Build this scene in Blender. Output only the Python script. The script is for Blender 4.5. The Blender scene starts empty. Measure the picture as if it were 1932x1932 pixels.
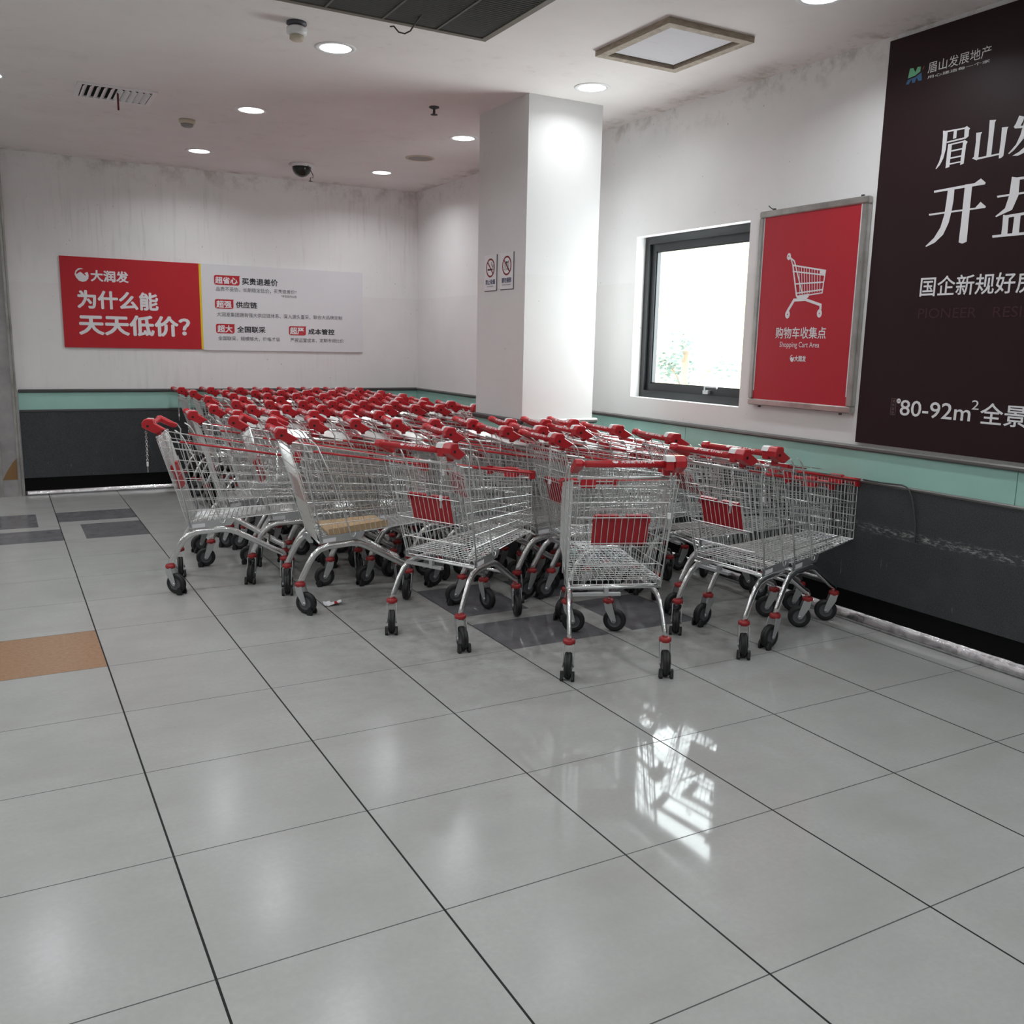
import bpy, math, random
from mathutils import Vector, Matrix
random.seed(7)
PI = math.pi
SC = bpy.context.scene
COL = SC.collection
# ------------------------------------------------------------------ camera, world, exposure
YB, XR, H = 7.676, 3.8085, 3.1083           # back wall, right wall, ceiling
def setup_camera():
    yaw, pitch, roll = .5101, -.1814, .0214
    cy, sy, cp, sp = math.cos(yaw), math.sin(yaw), math.cos(pitch), math.sin(pitch)
    f = Vector((sy*cp, cy*cp, sp)); r = Vector((cy, -sy, 0)); u = r.cross(f)
    c, s = math.cos(roll), math.sin(roll)
    r2 = c*r+s*u; u2 = -s*r+c*u
    cam = bpy.data.cameras.new('camera'); o = bpy.data.objects.new('camera', cam); COL.objects.link(o)
    m = Matrix(((r2.x, u2.x, -f.x, -.3593), (r2.y, u2.y, -f.y, -2.0401), (r2.z, u2.z, -f.z, 1.5095), (0, 0, 0, 1)))
    o.matrix_world = m
    cam.sensor_width = 36; cam.sensor_fit = 'HORIZONTAL'; cam.lens = 36*1734.29/1932
    cam.clip_start = .05; cam.clip_end = 100
    SC.camera = o
setup_camera()
W = bpy.data.worlds.new('sky'); SC.world = W; W.use_nodes = True
W.node_tree.nodes['Background'].inputs[0].default_value = (.93, .98, 1, 1)
W.node_tree.nodes['Background'].inputs[1].default_value = 15.0
SC.view_settings.view_transform = 'Standard'; SC.view_settings.look = 'None'
SC.view_settings.gamma = 1; SC.view_settings.use_curve_mapping = False
SC.view_settings.exposure = 0.0
SC.cycles.max_bounces = 14; SC.cycles.diffuse_bounces = 9   # white room: light bounces often
LAMP_SPREAD = 150                            # recessed fittings: beam angle
LAMP_W = 8.0                                # watts of each round downlight
# ------------------------------------------------------------------ materials
def mat(name, col, rough=.5, metal=0, spec=.5, emit=None, es=0):
    m = bpy.data.materials.new(name); m.use_nodes = True
    b = m.node_tree.nodes['Principled BSDF']
    b.inputs['Base Color'].default_value = (*col, 1); b.inputs['Roughness'].default_value = rough
    b.inputs['Metallic'].default_value = metal; b.inputs['Specular IOR Level'].default_value = spec
    if emit: b.inputs['Emission Color'].default_value = (*emit, 1); b.inputs['Emission Strength'].default_value = es
    return m
class NT:
    """small helper for writing node maths"""
    def __init__(s, m): s.t = m.node_tree; s.n = s.t.nodes; s.l = s.t.links; s.b = s.n['Principled BSDF']
    def new(s, k, **kw):
        n = s.n.new(k)
        for a, v in kw.items(): setattr(n, a, v)
        return n
    def inp(s, sock, v):
        if v is None: return
        if hasattr(v, 'is_linked') or hasattr(v, 'links'): s.l.new(v, sock)
        else: sock.default_value = v
    def math(s, op, a, b=None, c=None, clamp=False):
        n = s.new('ShaderNodeMath', operation=op); n.use_clamp = clamp
        for i, v in enumerate((a, b, c)): s.inp(n.inputs[i], v)
        return n.outputs[0]
    def mix(s, f, a, b):
        n = s.new('ShaderNodeMix', data_type='RGBA'); s.inp(n.inputs[0], f); s.inp(n.inputs[6], a); s.inp(n.inputs[7], b); return n.outputs[2]
    def pos(s):
        n = s.new('ShaderNodeTexCoord'); x = s.new('ShaderNodeSeparateXYZ'); s.l.new(n.outputs['Object'], x.inputs[0]); return n.outputs['Object'], x.outputs
    def noise(s, vec, scale, detail=4, rough=.6, sc=None):
        if sc:
            mp = s.new('ShaderNodeMapping'); s.l.new(vec, mp.inputs[0]); mp.inputs['Scale'].default_value = sc; vec = mp.outputs[0]
        n = s.new('ShaderNodeTexNoise'); s.l.new(vec, n.inputs['Vector']); n.inputs['Scale'].default_value = scale
        n.inputs['Detail'].default_value = detail; n.inputs['Roughness'].default_value = rough; return n.outputs['Fac']
    def ramp(s, f, lo, hi, a=0., b=1.):
        n = s.new('ShaderNodeMapRange'); s.inp(n.inputs[0], f)
        for i, v in enumerate((lo, hi, a, b)): n.inputs[i+1].default_value = v
        n.clamp = True; return n.outputs[0]
    def color(s, v): s.inp(s.b.inputs['Base Color'], v)
    def bump(s, h, strength=.2, dist=.01):
        n = s.new('ShaderNodeBump'); s.l.new(h, n.inputs['Height']); n.inputs['Strength'].default_value = strength; n.inputs['Distance'].default_value = dist
        s.l.new(n.outputs[0], s.b.inputs['Normal'])
C4 = lambda r, g, b: (r, g, b, 1)
def floor_mat():
    m = mat('floor_tiles', (.5, .5, .48), .12, 0, .18); N = NT(m); v, (x, y, z) = N.pos()
    T = .6
    def cell(lo, hi, c): return N.math('MULTIPLY', N.math('GREATER_THAN', c, lo), N.math('LESS_THAN', c, hi))
    def rect(x0, x1, y0, y1): return N.math('MULTIPLY', cell(x0, x1, x), cell(y0, y1, y))
    fx = N.math('ABSOLUTE', N.math('SUBTRACT', N.math('FRACT', N.math('ADD', N.math('DIVIDE', x, T), .5)), .5))
    fy = N.math('ABSOLUTE', N.math('SUBTRACT', N.math('FRACT', N.math('ADD', N.math('DIVIDE', y, T), .5)), .5))
    gx = N.math('LESS_THAN', fx, .0032/T); gy = N.math('LESS_THAN', fy, .0020/T)
    n1 = N.noise(v, 2.2, 5, .6); n2 = N.noise(v, 55, 3, .6); n3 = N.noise(v, 1.0, 4, .55, (1.2, 5, 1)); n4 = N.noise(v, 9, 5, .7)
    base = N.mix(N.ramp(n1, .3, .7), C4(.335, .343, .332), C4(.395, .402, .392))
    base = N.mix(N.ramp(n2, .35, .75, 0, .35), base, C4(.31, .312, .30))
    base = N.mix(N.ramp(n3, .5, .75, 0, .35), base, C4(.30, .295, .275))
    # patchy darker tone over the area where the trolleys stand
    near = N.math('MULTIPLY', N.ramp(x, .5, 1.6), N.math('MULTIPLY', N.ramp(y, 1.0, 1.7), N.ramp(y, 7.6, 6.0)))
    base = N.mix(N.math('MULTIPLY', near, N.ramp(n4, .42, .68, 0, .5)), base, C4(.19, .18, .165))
    dark = None
    for (cx, cy) in ((0., 6.), (2.4, 2.4)):
        q = .15
        if cx == 0.: rs = [(-.6, -q, 6., 6.6), (0, .6, 6+q, 6.6), (q, .6, 5.4, 6.), (-.6, 0, 5.4, 6-q)]
        else: rs = [(cx-.6, cx-q, cy, cy+.6), (cx, cx+.6, cy+q, cy+.6), (cx+q, cx+.6, cy-.6, cy), (cx-.6, cx, cy-.6, cy-q)]
        for r in rs:
            k = rect(*r); dark = k if dark is None else N.math('MAXIMUM', dark, k)
    base = N.mix(dark, base, N.mix(N.ramp(n4, .3, .7), C4(.105, .105, .115), C4(.155, .155, .165)))
    base = N.mix(rect(-.6, 0, 2.4, 3.0), base, N.mix(N.ramp(n2, .3, .7), C4(.29, .175, .105), C4(.35, .225, .145)))
    g = N.math('MAXIMUM', gx, N.math('MULTIPLY', gy, .85))
    N.color(N.mix(g, base, C4(.012, .012, .013)))
    pol = N.math('MULTIPLY', N.ramp(x, .75, 1.25), N.ramp(y, -.7, -.1))       # polished where most feet pass, duller elsewhere
    N.inp(N.b.inputs['Roughness'], N.math('ADD', N.math('ADD', N.math('MULTIPLY_ADD', pol, -.155, .19), N.ramp(n4, .3, .8, 0, .03)), N.math('MULTIPLY', g, .4)))
    return m
def wall_mat(name, top, back=False, k=1.):
    m = mat(name, (.78, .78, .78), .75, 0, .3); N = NT(m); v, (x, y, z) = N.pos()
    c = N.mix(N.ramp(N.noise(v, 1.3, 5), .35, .7), C4(.87*k, .865*k, .862*k), C4(.81*k, .81*k, .808*k))
    if back:                                  # grey run-down streaks
        st = N.ramp(N.noise(v, 1, 4, .6, (22, 22, 1.6)), .52, .72); bl = N.ramp(N.noise(v, 1.1, 3), .42, .62)
        c = N.mix(N.math('MULTIPLY', N.math('MULTIPLY', st, bl), N.ramp(z, 1.9, 2.9, .18, .40)), c, C4(.40, .40, .40))
    mo = N.ramp(N.noise(v, 5, 7, .72), .50, .66)
    c = N.mix(N.math('MULTIPLY', mo, N.ramp(z, top-.22, top, 0, .5)), c, C4(.30, .26, .20))
    sp = N.ramp(N.noise(v, 36, 2, .5), .745, .77)
    c = N.mix(N.math('MULTIPLY', sp, .45), c, C4(.22, .21, .20))
    c = N.mix(N.math('MULTIPLY', N.math('LESS_THAN', z, 1.97), .10), c, C4(.55, .53, .47))      # old paint line
    N.color(c); return m
def ceil_mat():
    m = mat('ceiling_paint', (.7, .68, .66), .8, 0, .25); N = NT(m); v, (x, y, z) = N.pos()
    c = N.mix(N.ramp(N.noise(v, 1.6, 6, .65), .3, .7), C4(.83, .795, .775), C4(.77, .735, .715))
    d = N.ramp(N.noise(v, 7, 6, .7), .55, .75, 0, .28)
    c = N.mix(N.math('MULTIPLY', d, N.ramp(N.noise(v, .8, 2), .42, .6)), c, C4(.42, .36, .29))
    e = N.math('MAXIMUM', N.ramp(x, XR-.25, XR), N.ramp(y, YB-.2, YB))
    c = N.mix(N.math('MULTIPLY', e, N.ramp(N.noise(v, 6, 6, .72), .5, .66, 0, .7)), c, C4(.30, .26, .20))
    N.color(c); return m
def slate_mat():
    m = mat('dark_slate', (.03, .033, .036), .42); N = NT(m); v, (x, y, z) = N.pos()
    n = N.noise(v, 170, 4, .8); n2 = N.noise(v, 6, 5, .6)
    c = N.mix(N.ramp(n, .35, .75), C4(.014, .016, .018), C4(.085, .092, .098))
    c = N.mix(N.ramp(n2, .5, .75, 0, .5), c, C4(.06, .066, .07))
    band = N.math('MULTIPLY', N.ramp(N.math('ABSOLUTE', N.math('SUBTRACT', z, .552)), .0, .035, 1, 0), N.ramp(x, XR-.3, XR-.1))
    band = N.math('MULTIPLY', band, N.ramp(N.noise(v, 1, 6, .78, (10, 22, 90)), .50, .60))
    band = N.math('MULTIPLY', band, N.ramp(y, 1.55, 1.25))
    c = N.mix(N.math('MULTIPLY', band, .9), c, C4(.40, .40, .39))
    sc = N.math('MULTIPLY', N.ramp(N.noise(v, 1, 3, .6, (60, 60, 7)), .70, .74), N.ramp(z, .6, .2))
    c = N.mix(N.math('MULTIPLY', sc, .6), c, C4(.3, .3, .3))
    N.color(c); N.bump(n, .25, .004); return m
def mint_mat():
    m = mat('mint_glass', (.22, .42, .36), .22); N = NT(m); v, o = N.pos()
    N.color(N.mix(N.ramp(N.noise(v, 3, 4), .35, .7), C4(.37, .63, .555), C4(.33, .57, .50))); return m
def foil_mat():
    m = mat('crinkled_foil', (.72, .72, .74), .25, 1); N = NT(m); v, o = N.pos(); n = N.noise(v, 16, 3, .5)
    N.bump(n, .45, .010); N.color(N.mix(N.ramp(N.noise(v, 18, 5), .4, .7), C4(.66, .65, .67), C4(.42, .41, .41))); return m
def zinc_mat():
    m = mat('zinc_wire', (.74, .755, .75), .3, .88); return m
M = {}
M['floor'] = floor_mat(); M['wall'] = wall_mat('white_wall', H); M['pillar'] = wall_mat('pillar_paint', H+.17, k=.86); M['wallb'] = wall_mat('streaked_white_wall', H, True); M['ceil'] = ceil_mat()
M['slate'] = slate_mat(); M['mint'] = mint_mat(); M['foil'] = foil_mat(); M['zinc'] = zinc_mat()
M['tube'] = mat('chromed_tube', (.74, .745, .75), .2, 1)
M['plate'] = mat('zinc_plate', (.55, .56, .57), .4, .85)
M['red'] = mat('red_plastic', (.48, .015, .023), .33)
M['seatred'] = mat('dark_red_plastic', (.40, .010, .018), .4)
M['colred'] = mat('caster_red', (.31, .018, .02), .42)
M['whitep'] = mat('white_plastic', (.78, .78, .78), .35)
M['rubber'] = mat('black_rubber', (.012, .012, .013), .5)
M['hub'] = mat('grey_hub', (.09, .092, .1), .45)
M['hole'] = mat('dark_hole', (.01, .008, .008), .6)
M['print'] = mat('white_print', (.80, .80, .82), .5)
M['signred'] = mat('sign_red', (.50, .014, .024), .35)
M['postred'] = mat('poster_red', (.47, .013, .028), .4)
M['signwhite'] = mat('sign_white', (.76, .76, .78), .4)
M['yellow'] = mat('sign_yellow', (.80, .60, .02), .4)
M['ink'] = mat('black_ink', (.015, .015, .018), .5)
M['ink2'] = mat('grey_ink', (.07, .065, .08), .5)
M['navy'] = mat('navy_ink', (.01, .012, .10), .5)
M['ring'] = mat('sign_ring_red', (.22, .008, .012), .5)
M['maroon'] = mat('maroon_print', (.023, .0085, .0105), .45, 0, .25)
M['faint'] = mat('faint_maroon_print', (.045, .011, .014), .35)
M['dimprint'] = mat('dim_print', (.20, .13, .13), .5)
M['green'] = mat('logo_green', (.16, .50, .27), .4); M['blue'] = mat('logo_blue', (.04, .13, .27), .4); M['orange'] = mat('logo_orange', (.25, .06, .03), .4)
M['steel'] = mat('brushed_steel', (.52, .51, .49), .32, 1)
M['alu'] = mat('aluminium_trim', (.20, .20, .195), .4, .8)
M['alud'] = mat('dark_aluminium_trim', (.11, .11, .11), .4, .6)
M['frame'] = mat('window_charcoal', (.018, .020, .023), .4)
M['black'] = mat('black_void', (.003, .003, .003), .7, 0, .15)  # black skirting band; also painted in for the dark of ducts and gaps
M['jamb'] = mat('grey_stone', (.33, .32, .32), .45)
M['brown'] = mat('brown_scuff', (.22, .12, .045), .6)
M['lamp'] = mat('lamp_diffuser', (.9, .9, .9), .4, emit=(1, 1, 1), es=6)
M['wood'] = mat('raw_wood', (.40, .33, .25), .7)
M['board'] = mat('plaster_board', (.62, .61, .64), .8)
M['grille'] = mat('grey_grille', (.10, .103, .094), .5)
M['oldframe'] = mat('grimy_frame', (.17, .155, .125), .6)
M['beige'] = mat('aged_beige_plastic', (.55, .49, .38), .5)
M['dome'] = mat('smoked_dome', (.012, .016, .008), .08)
M['card'] = mat('brown_cardboard', (.47, .33, .19), .8)
M['mesh'] = mat('speaker_mesh', (.30, .285, .265), .6)
M['rope'] = mat('red_ribbon', (.13, .01, .012), .7)
M['cable'] = mat('grey_cable', (.05, .05, .05), .5)
M['leaf'] = mat('leaf_green', (.055, .085, .07), .6); M['bark'] = mat('bark', (.12, .08, .05), .8); M['cream'] = mat('cream_render', (.34, .32, .12), .8)
def wood_nodes():
    N = NT(M['wood']); v, o = N.pos(); N.color(N.mix(N.ramp(N.noise(v, 6, 5, .7, (3, 3, 20)), .35, .7), C4(.46, .39, .30), C4(.26, .21, .16)))
    N = NT(M['board']); v, o = N.pos(); N.color(N.mix(N.ramp(N.noise(v, 14, 6, .75, (.5, 2.5, 1)), .55, .8, 0, .6), C4(.66, .65, .68), C4(.42, .40, .42)))
    N = NT(M['jamb']); v, o = N.pos(); N.color(N.mix(N.ramp(N.noise(v, 7, 5), .35, .7), C4(.36, .345, .345), C4(.25, .24, .24)))
    N = NT(M['steel']); v, o = N.pos(); N.color(N.mix(N.ramp(N.noise(v, 4, 6, .7), .42, .72), C4(.55, .54, .52), C4(.33, .31, .29)))
wood_nodes()
def glass_mat():
    m = bpy.data.materials.new('clear_glass'); m.use_nodes = True; t = m.node_tree; t.nodes.clear()
    o = t.nodes.new('ShaderNodeOutputMaterial'); a = t.nodes.new('ShaderNodeBsdfTransparent'); g = t.nodes.new('ShaderNodeBsdfGlossy'); x = t.nodes.new('ShaderNodeMixShader')
    a.inputs[0].default_value = (.96, .98, .97, 1); g.inputs['Roughness'].default_value = .01; x.inputs[0].default_value = .05
    t.links.new(a.outputs[0], x.inputs[1]); t.links.new(g.outputs[0], x.inputs[2]); t.links.new(x.outputs[0], o.inputs[0]); return m
M['glass'] = glass_mat()
# ------------------------------------------------------------------ mesh builder
class MB:
    def __init__(s): s.v = []; s.f = []; s.m = []; s.sm = []
    def add(s, v, f, m=0, smooth=False):
        b = len(s.v); s.v += [tuple(p) for p in v]; s.f += [tuple(i+b for i in q) for q in f]; s.m += [m]*len(f); s.sm += [smooth]*len(f)
    def box(s, x0, x1, y0, y1, z0, z1, m=0, bevel=0):
        if bevel:
            b = bevel; prof = [(x0+b, y0), (x1-b, y0), (x1, y0+b), (x1, y1-b), (x1-b, y1), (x0+b, y1), (x0, y1-b), (x0, y0+b)]
            cx, cy = (x0+x1)/2, (y0+y1)/2; kx = 1-2*b/max(x1-x0, 1e-6); ky = 1-2*b/max(y1-y0, 1e-6)
            rings = [[(cx+(x-cx)*kx, cy+(y-cy)*ky, z0) for x, y in prof], [(x, y, z0+b) for x, y in prof], [(x, y, z1-b) for x, y in prof], [(cx+(x-cx)*kx, cy+(y-cy)*ky, z1) for x, y in prof]]
            s.rings(rings, m); return
        v = [(x, y, z) for z in (z0, z1) for x, y in ((x0, y0), (x1, y0), (x1, y1), (x0, y1))]
        s.add(v, [(3, 2, 1, 0), (4, 5, 6, 7), (0, 1, 5, 4), (1, 2, 6, 5), (2, 3, 7, 6), (3, 0, 4, 7)], m)
    def rings(s, R, m=0, smooth=False, cap=True, close=False):
        n = len(R[0]); v = [p for r in R for p in r]; f = []
        k = len(R)
        for a in range(k if close else k-1):
            b = (a+1) % k
            for i in range(n): j = (i+1) % n; f.append((a*n+i, a*n+j, b*n+j, b*n+i))
        if cap and not close: f.append(tuple(range(n-1, -1, -1))); f.append(tuple((k-1)*n+i for i in range(n)))
        s.add(v, f, m, smooth)
    def tube(s, pts, r, n=6, m=0, ry=None, lat=None, close=False):
        """tube along pts; ry = second radius (in the plane), lat = sideways axis of the flat direction"""
        P = [Vector(p) for p in pts]; k = len(P); R = []; A = None
        for i, p in enumerate(P):
            if close: t = (P[(i+1) % k]-P[i-1])
            else: t = (P[min(i+1, k-1)]-P[max(i-1, 0)])
            t.normalize()
            if lat is not None: a = Vector(lat)
            elif A is not None: a = A
            else: a = Vector((0, 0, 1)) if abs(t.z) < .8 else Vector((1, 0, 0))
            a = (a-t*a.dot(t)).normalized(); A = a; b = t.cross(a)
            ra = r; rb = ry or r
            sc = 1.
            if 0 < i < k-1 or close:
                d0 = (p-P[i-1]).normalized(); c = max(.6, d0.dot(t)); sc = 1/c
            R.append([p+a*(ra*math.cos(2*PI*q/n))+b*(rb*math.sin(2*PI*q/n))*(sc if ry else 1) for q in range(n)])
        s.rings(R, m, n >= 6, True, close)
    def prism(s, prof, axis, a, b, m=0, smooth=False):
        """profile in the plane normal to axis ('x': (y,z), 'y': (x,z), 'z': (x,y)) extruded from a to b"""
        def P(p, t): return {'x': (t, p[0], p[1]), 'y': (p[0], t, p[1]), 'z': (p[0], p[1], t)}[axis]
        s.rings([[P(p, a) for p in prof], [P(p, b) for p in prof]], m, smooth)
    def lathe(s, prof, n=24, m=0, c=(0, 0, 0), axis='z', smooth=True, cap=True):
        def P(r, h, a):
            x, y = r*math.cos(a), r*math.sin(a)
            q = {'z': (x, y, h), 'x': (h, x, y), 'y': (y, h, x)}[axis]; return (q[0]+c[0], q[1]+c[1], q[2]+c[2])
        s.rings([[P(r, h, 2*PI*i/n) for i in range(n)] for r, h in prof], m, smooth, cap)
    def mesh(s, name, mats):
        me = bpy.data.meshes.new(name); me.from_pydata(s.v, [], s.f)
        for k in (mats if isinstance(mats, (list, tuple)) else [mats]): me.materials.append(M[k])
        me.polygons.foreach_set('material_index', s.m); me.polygons.foreach_set('use_smooth', s.sm); me.update(); return me
    def obj(s, name, mats, parent=None, loc=None): return mk(name, s.mesh(name, mats), parent, loc)
def mk(name, me, parent=None, loc=None):
    o = bpy.data.objects.new(name, me); COL.objects.link(o)
    if parent: o.parent = parent
    if loc: o.location = loc
    return o
def thing(name, label, cat, loc=(0, 0, 0), group=None):
    o = bpy.data.objects.new(name, None); COL.objects.link(o); o.location = loc; o.empty_display_size = .1
    return tag(o, label, cat, group)
def tag(o, label, cat, group=None):
    o['label'] = label; o['category'] = cat
    if group: o['group'] = group
    return o
def struct(o): o['kind'] = 'structure'; return o
# ------------------------------------------------------------------ lettering
_txt = {}
def glyphs(t, off):
    k = (t, off)
    if k not in _txt:
        c = bpy.data.curves.new('lettering', 'FONT'); c.body = t; c.resolution_u = 3; c.offset = off
        o = bpy.data.objects.new('lettering', c); COL.objects.link(o); bpy.context.view_layer.update()
        me = o.to_mesh(); v = [p.co.to_2d() for p in me.vertices]; f = [tuple(p.vertices) for p in me.polygons]
        o.to_mesh_clear(); bpy.data.objects.remove(o); bpy.data.curves.remove(c)
        x0, x1 = min(p.x for p in v), max(p.x for p in v); y0, y1 = min(p.y for p in v), max(p.y for p in v)
        _txt[k] = ([((p.x-x0)/(x1-x0), (p.y-y0)/(y1-y0)) for p in v], f, (x1-x0)/(y1-y0))
    return _txt[k]
def emboss(mb, t, fn, off=.02, m=0):
    """write t so that its box (0..1, 0..1) is mapped by fn"""
    v, f, a = glyphs(t, 0.)
    if not off: mb.add([fn(*p) for p in v], f, m); return
    kx, ky = off/a, off                      # heavier strokes: the same outline set several times, a little apart
    o = Vector(fn(0, 0)); nr = (Vector(fn(.1, 0))-o).cross(Vector(fn(0, .1))-o).normalized()
    for i, (dx, dy) in enumerate(BOLD): mb.add([Vector(fn((p[0]-.5)*(1-2*kx)+.5+dx*kx, (p[1]-.5)*(1-2*ky)+.5+dy*ky))+nr*(i*4e-5) for p in v], f, m)
BOLD = [(0, 0)]+[(math.cos(k*PI/4), math.sin(k*PI/4)) for k in range(8)]
def back_pt(y): return lambda x, z: (x, y, z)
def right_pt(x): return lambda y, z: (x, y, z)
def text_rect(mb, t, u0, u1, z0, z1, pt, off=.02, m=0): emboss(mb, t, lambda a, b: pt(u0+(u1-u0)*a, z0+(z1-z0)*b), off, m)
def poly(mb, pts, pt, m=0): mb.add([pt(*p) for p in pts], [tuple(range(len(pts)))], m)
EM = [(0.0, 0.534), (0.073, 0.793), (0.27, 0.966), (0.466, 1.0), (0.635, 0.937), (0.41, 0.908), (0.213, 0.793), (0.112, 0.649), (0.101, 0.523), (0.41, 0.736), (0.607, 0.592), (0.775, 0.431), (0.764, 0.546), (0.691, 0.638), (0.843, 0.707), (0.921, 0.747), (0.989, 0.477), (0.944, 0.247), (0.775, 0.063), (0.522, 0.0), (0.27, 0.092), (0.09, 0.305)]
def emblem(mb, u0, u1, z0, z1, pt, m=0): poly(mb, [(u0+(u1-u0)*a, z0+(z1-z0)*b) for a, b in EM], pt, m)
# ------------------------------------------------------------------ room shell
XL, YF = -6.0, -6.5
def room():
    b = MB(); b.box(XL-.2, XR+.2, YF-.2, YB+.2, -.1, 0); struct(b.obj('floor', 'floor'))
    b = MB(); b.box(XL-.2, XR+.2, YF-.2, YB+.2, H, H+.1); struct(b.obj('ceiling', 'ceil'))
    b = MB(); b.box(XL-.2, XR+.2, YB, YB+.2, 0, H); struct(b.obj('wall_back', 'wallb'))
    b = MB(); b.box(XL-.2, XL, YF, YB, 0, H); struct(b.obj('wall_left', 'wall'))
    b = MB(); b.box(XL-.2, XR+.2, YF-.2, YF, 0, H); struct(b.obj('wall_front', 'wall'))
    def portal(loc, rot, sx, sy):               # tells the renderer where daylight enters
        l = bpy.data.lights.new('daylight_opening', 'AREA'); l.shape = 'RECTANGLE'; l.size = sx; l.size_y = sy; l.cycles.is_portal = True
        o = bpy.data.objects.new('daylight_opening', l); COL.objects.link(o); o.location = loc; o.rotation_euler = rot
    portal((XR+.21, 3.036, 1.714), (PI/2, 0, -PI/2+PI), 1.172, 1.158)
    wy0, wy1, wz0, wz1 = 2.45, 3.622, 1.135, 2.293
    b = MB(); xs = (XR, XR+.2)
    b.box(*xs, YF, wy0, 0, H); b.box(*xs, wy1, YB, 0, H); b.box(*xs, wy0, wy1, 0, wz0); b.box(*xs, wy0, wy1, wz1, H)
    struct(b.obj('wall_right', 'wall'))
    # window: outer frame, sash, glass, latch
    w = bpy.data.objects.new('window_1', None); COL.objects.link(w); w.location = (XR+.08, wy0, wz0); struct(w)
    wl, wh = wy1-wy0, wz1-wz0
    def ring(b, x0, x1, y0, y1, z0, z1, t):
        b.box(x0, x1, y0, y1, z0, z0+t); b.box(x0, x1, y0, y1, z1-t, z1); b.box(x0, x1, y0, y0+t, z0+t, z1-t); b.box(x0, x1, y1-t, y1, z0+t, z1-t)
    b = MB(); ring(b, 0, .09, 0, wl, 0, wh, .052); b.obj('window_frame', 'frame', w)
    b = MB(); ring(b, .022, .07, .052, wl-.052, .052, wh-.052, .05); ring(b, .03, .05, .10, wl-.10, .10, wh-.10, .012); b.obj('window_sash', 'frame', w)
    b = MB(); b.box(.044, .048, .1, wl-.1, .1, wh-.1); b.obj('window_pane', 'glass', w)
    b = MB(); b.tube([(.02, .42, .075), (-.01, .42, .085), (-.012, .42, .112), (-.012, .30, .112), (-.01, .295, .10)], .006, 8); b.box(-.004, .022, .395, .445, .06, .085); b.obj('window_latch', 'plate', w)
    # pillar
    px0, px1, py0, py1 = 2.787, 3.365, 3.4714, 4.176
    b = MB(); b.box(px0, px1, py0, py1, 0, H, bevel=0); struct(b.obj('wall_pillar', 'pillar'))
    # dado: mint glass band, slate panels, trims
    def band(name, x0, x1, y0, y1, z0, z1, m, bev=0): bb = MB(); bb.box(x0, x1, y0, y1, z0, z1, bevel=bev); return struct(bb.obj(name, m))
    n = [0]
    def trim(*a, **k): n[0] += 1; return band('trim_%d' % n[0], *a, **k)
    x0 = -.195
    trim(x0, XR-.012, YB-.012, YB, .80, .965, 'mint'); trim(x0, XR-.02, YB-.02, YB, .165, .79, 'slate')
    trim(x0, XR, YB-.012, YB, .0, .17, 'black')
    trim(x0, XR, YB-.03, YB, .965, .995, 'alud', bev=.008); trim(x0, XR, YB-.026, YB, .782, .806, 'alud', bev=.006)
    # right wall, mint glass in separate sheets with dark joints
    for a, c in ((.54, 2.945), (2.949, 5.35), (5.354, YB-.012), (-1.86, .536), (-4.26, -1.864), (YF, -4.264)): trim(XR-.012, XR, a, c, .80, .965, 'mint')
    trim(XR-.02, XR, YF, YB-.02, .17, .80, 'slate'); trim(XR-.008, XR, YF, YB, 0, .2, 'black')
    trim(XR-.030, XR, YF, YB-.03, .967, .994, 'alu', bev=.008); trim(XR-.026, XR, YF, YB-.03, .789, .809, 'alu', bev=.006)
    # bands round the pillar
    t = .012
    trim(px0-t, px0, py0, py1, .80, .965, 'mint'); trim(px0-t, px1+t, py0-t, py0, .80, .965, 'mint')
    trim(px0-.02, px0, py0, py1, .0, .79, 'slate'); trim(px0-.02, px1+.02, py0-.02, py0, .0, .79, 'slate')
    trim(px0-.034, px0, py0-.03, py1, .962, .996, 'alud', bev=.009); trim(px0, px1+.035, py0-.034, py0, .962, .996, 'steel', bev=.009); trim(px1, px1+.035, py0, py1, .962, .996, 'alu', bev=.009)  # one trim all round; brighter front and darker left put the light into colour
    trim(px0-.03, px1+.03, py0-.03, py0, .786, .812, 'alu', bev=.007)
    # crinkled foil skirtings
    def foil(name, p0, p1, h, d, nrm, seed, jit):
        rnd = random.Random(seed); b = MB(); L = (Vector(p1)-Vector(p0)).length; k = int(L/.035); R = []
        for i in range(k+1):
            p = Vector(p0).lerp(Vector(p1), i/k); q = lambda a: rnd.uniform(-a, a)*jit
            nv = Vector(nrm)
            R.append([p+nv*d+Vector((0, 0, .002)), p+nv*(d*.9+q(.003))+Vector((0, 0, h*.3)), p+nv*(d*.6+q(.004))+Vector((0, 0, h*.66+q(.004))), p+nv*(.006+q(.003))+Vector((0, 0, h+q(.003))), p+Vector((0, 0, h+.002)), p+Vector((0, 0, .002))])
        b.rings(R, 0, True); return struct(b.obj(name, 'foil'))
    foil('baseboard_back', (-.19, YB-.012, 0), (XR-.03, YB-.012, 0), .042, .02, (0, -1, 0), 1, .15)
    foil('baseboard_right', (XR-.008, YF, 0), (XR-.008, YB-.03, 0), .062, .03, (-1, 0, 0), 2, .5)
    # grey jamb at the left end of the back wall
    b = MB(); b.box(-.42, -.245, YB-.05, YB, 0, H); struct(b.obj('trim_left_jamb', 'jamb'))
    b = MB(); b.box(-.245, -.225, YB-.06, YB, 0, H); b.box(-.222, -.205, YB-.03, YB, 0, H); b.box(-.415, -.375, YB-.056, YB-.05, 0, H); struct(b.obj('trim_left_edge', 'steel'))
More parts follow.
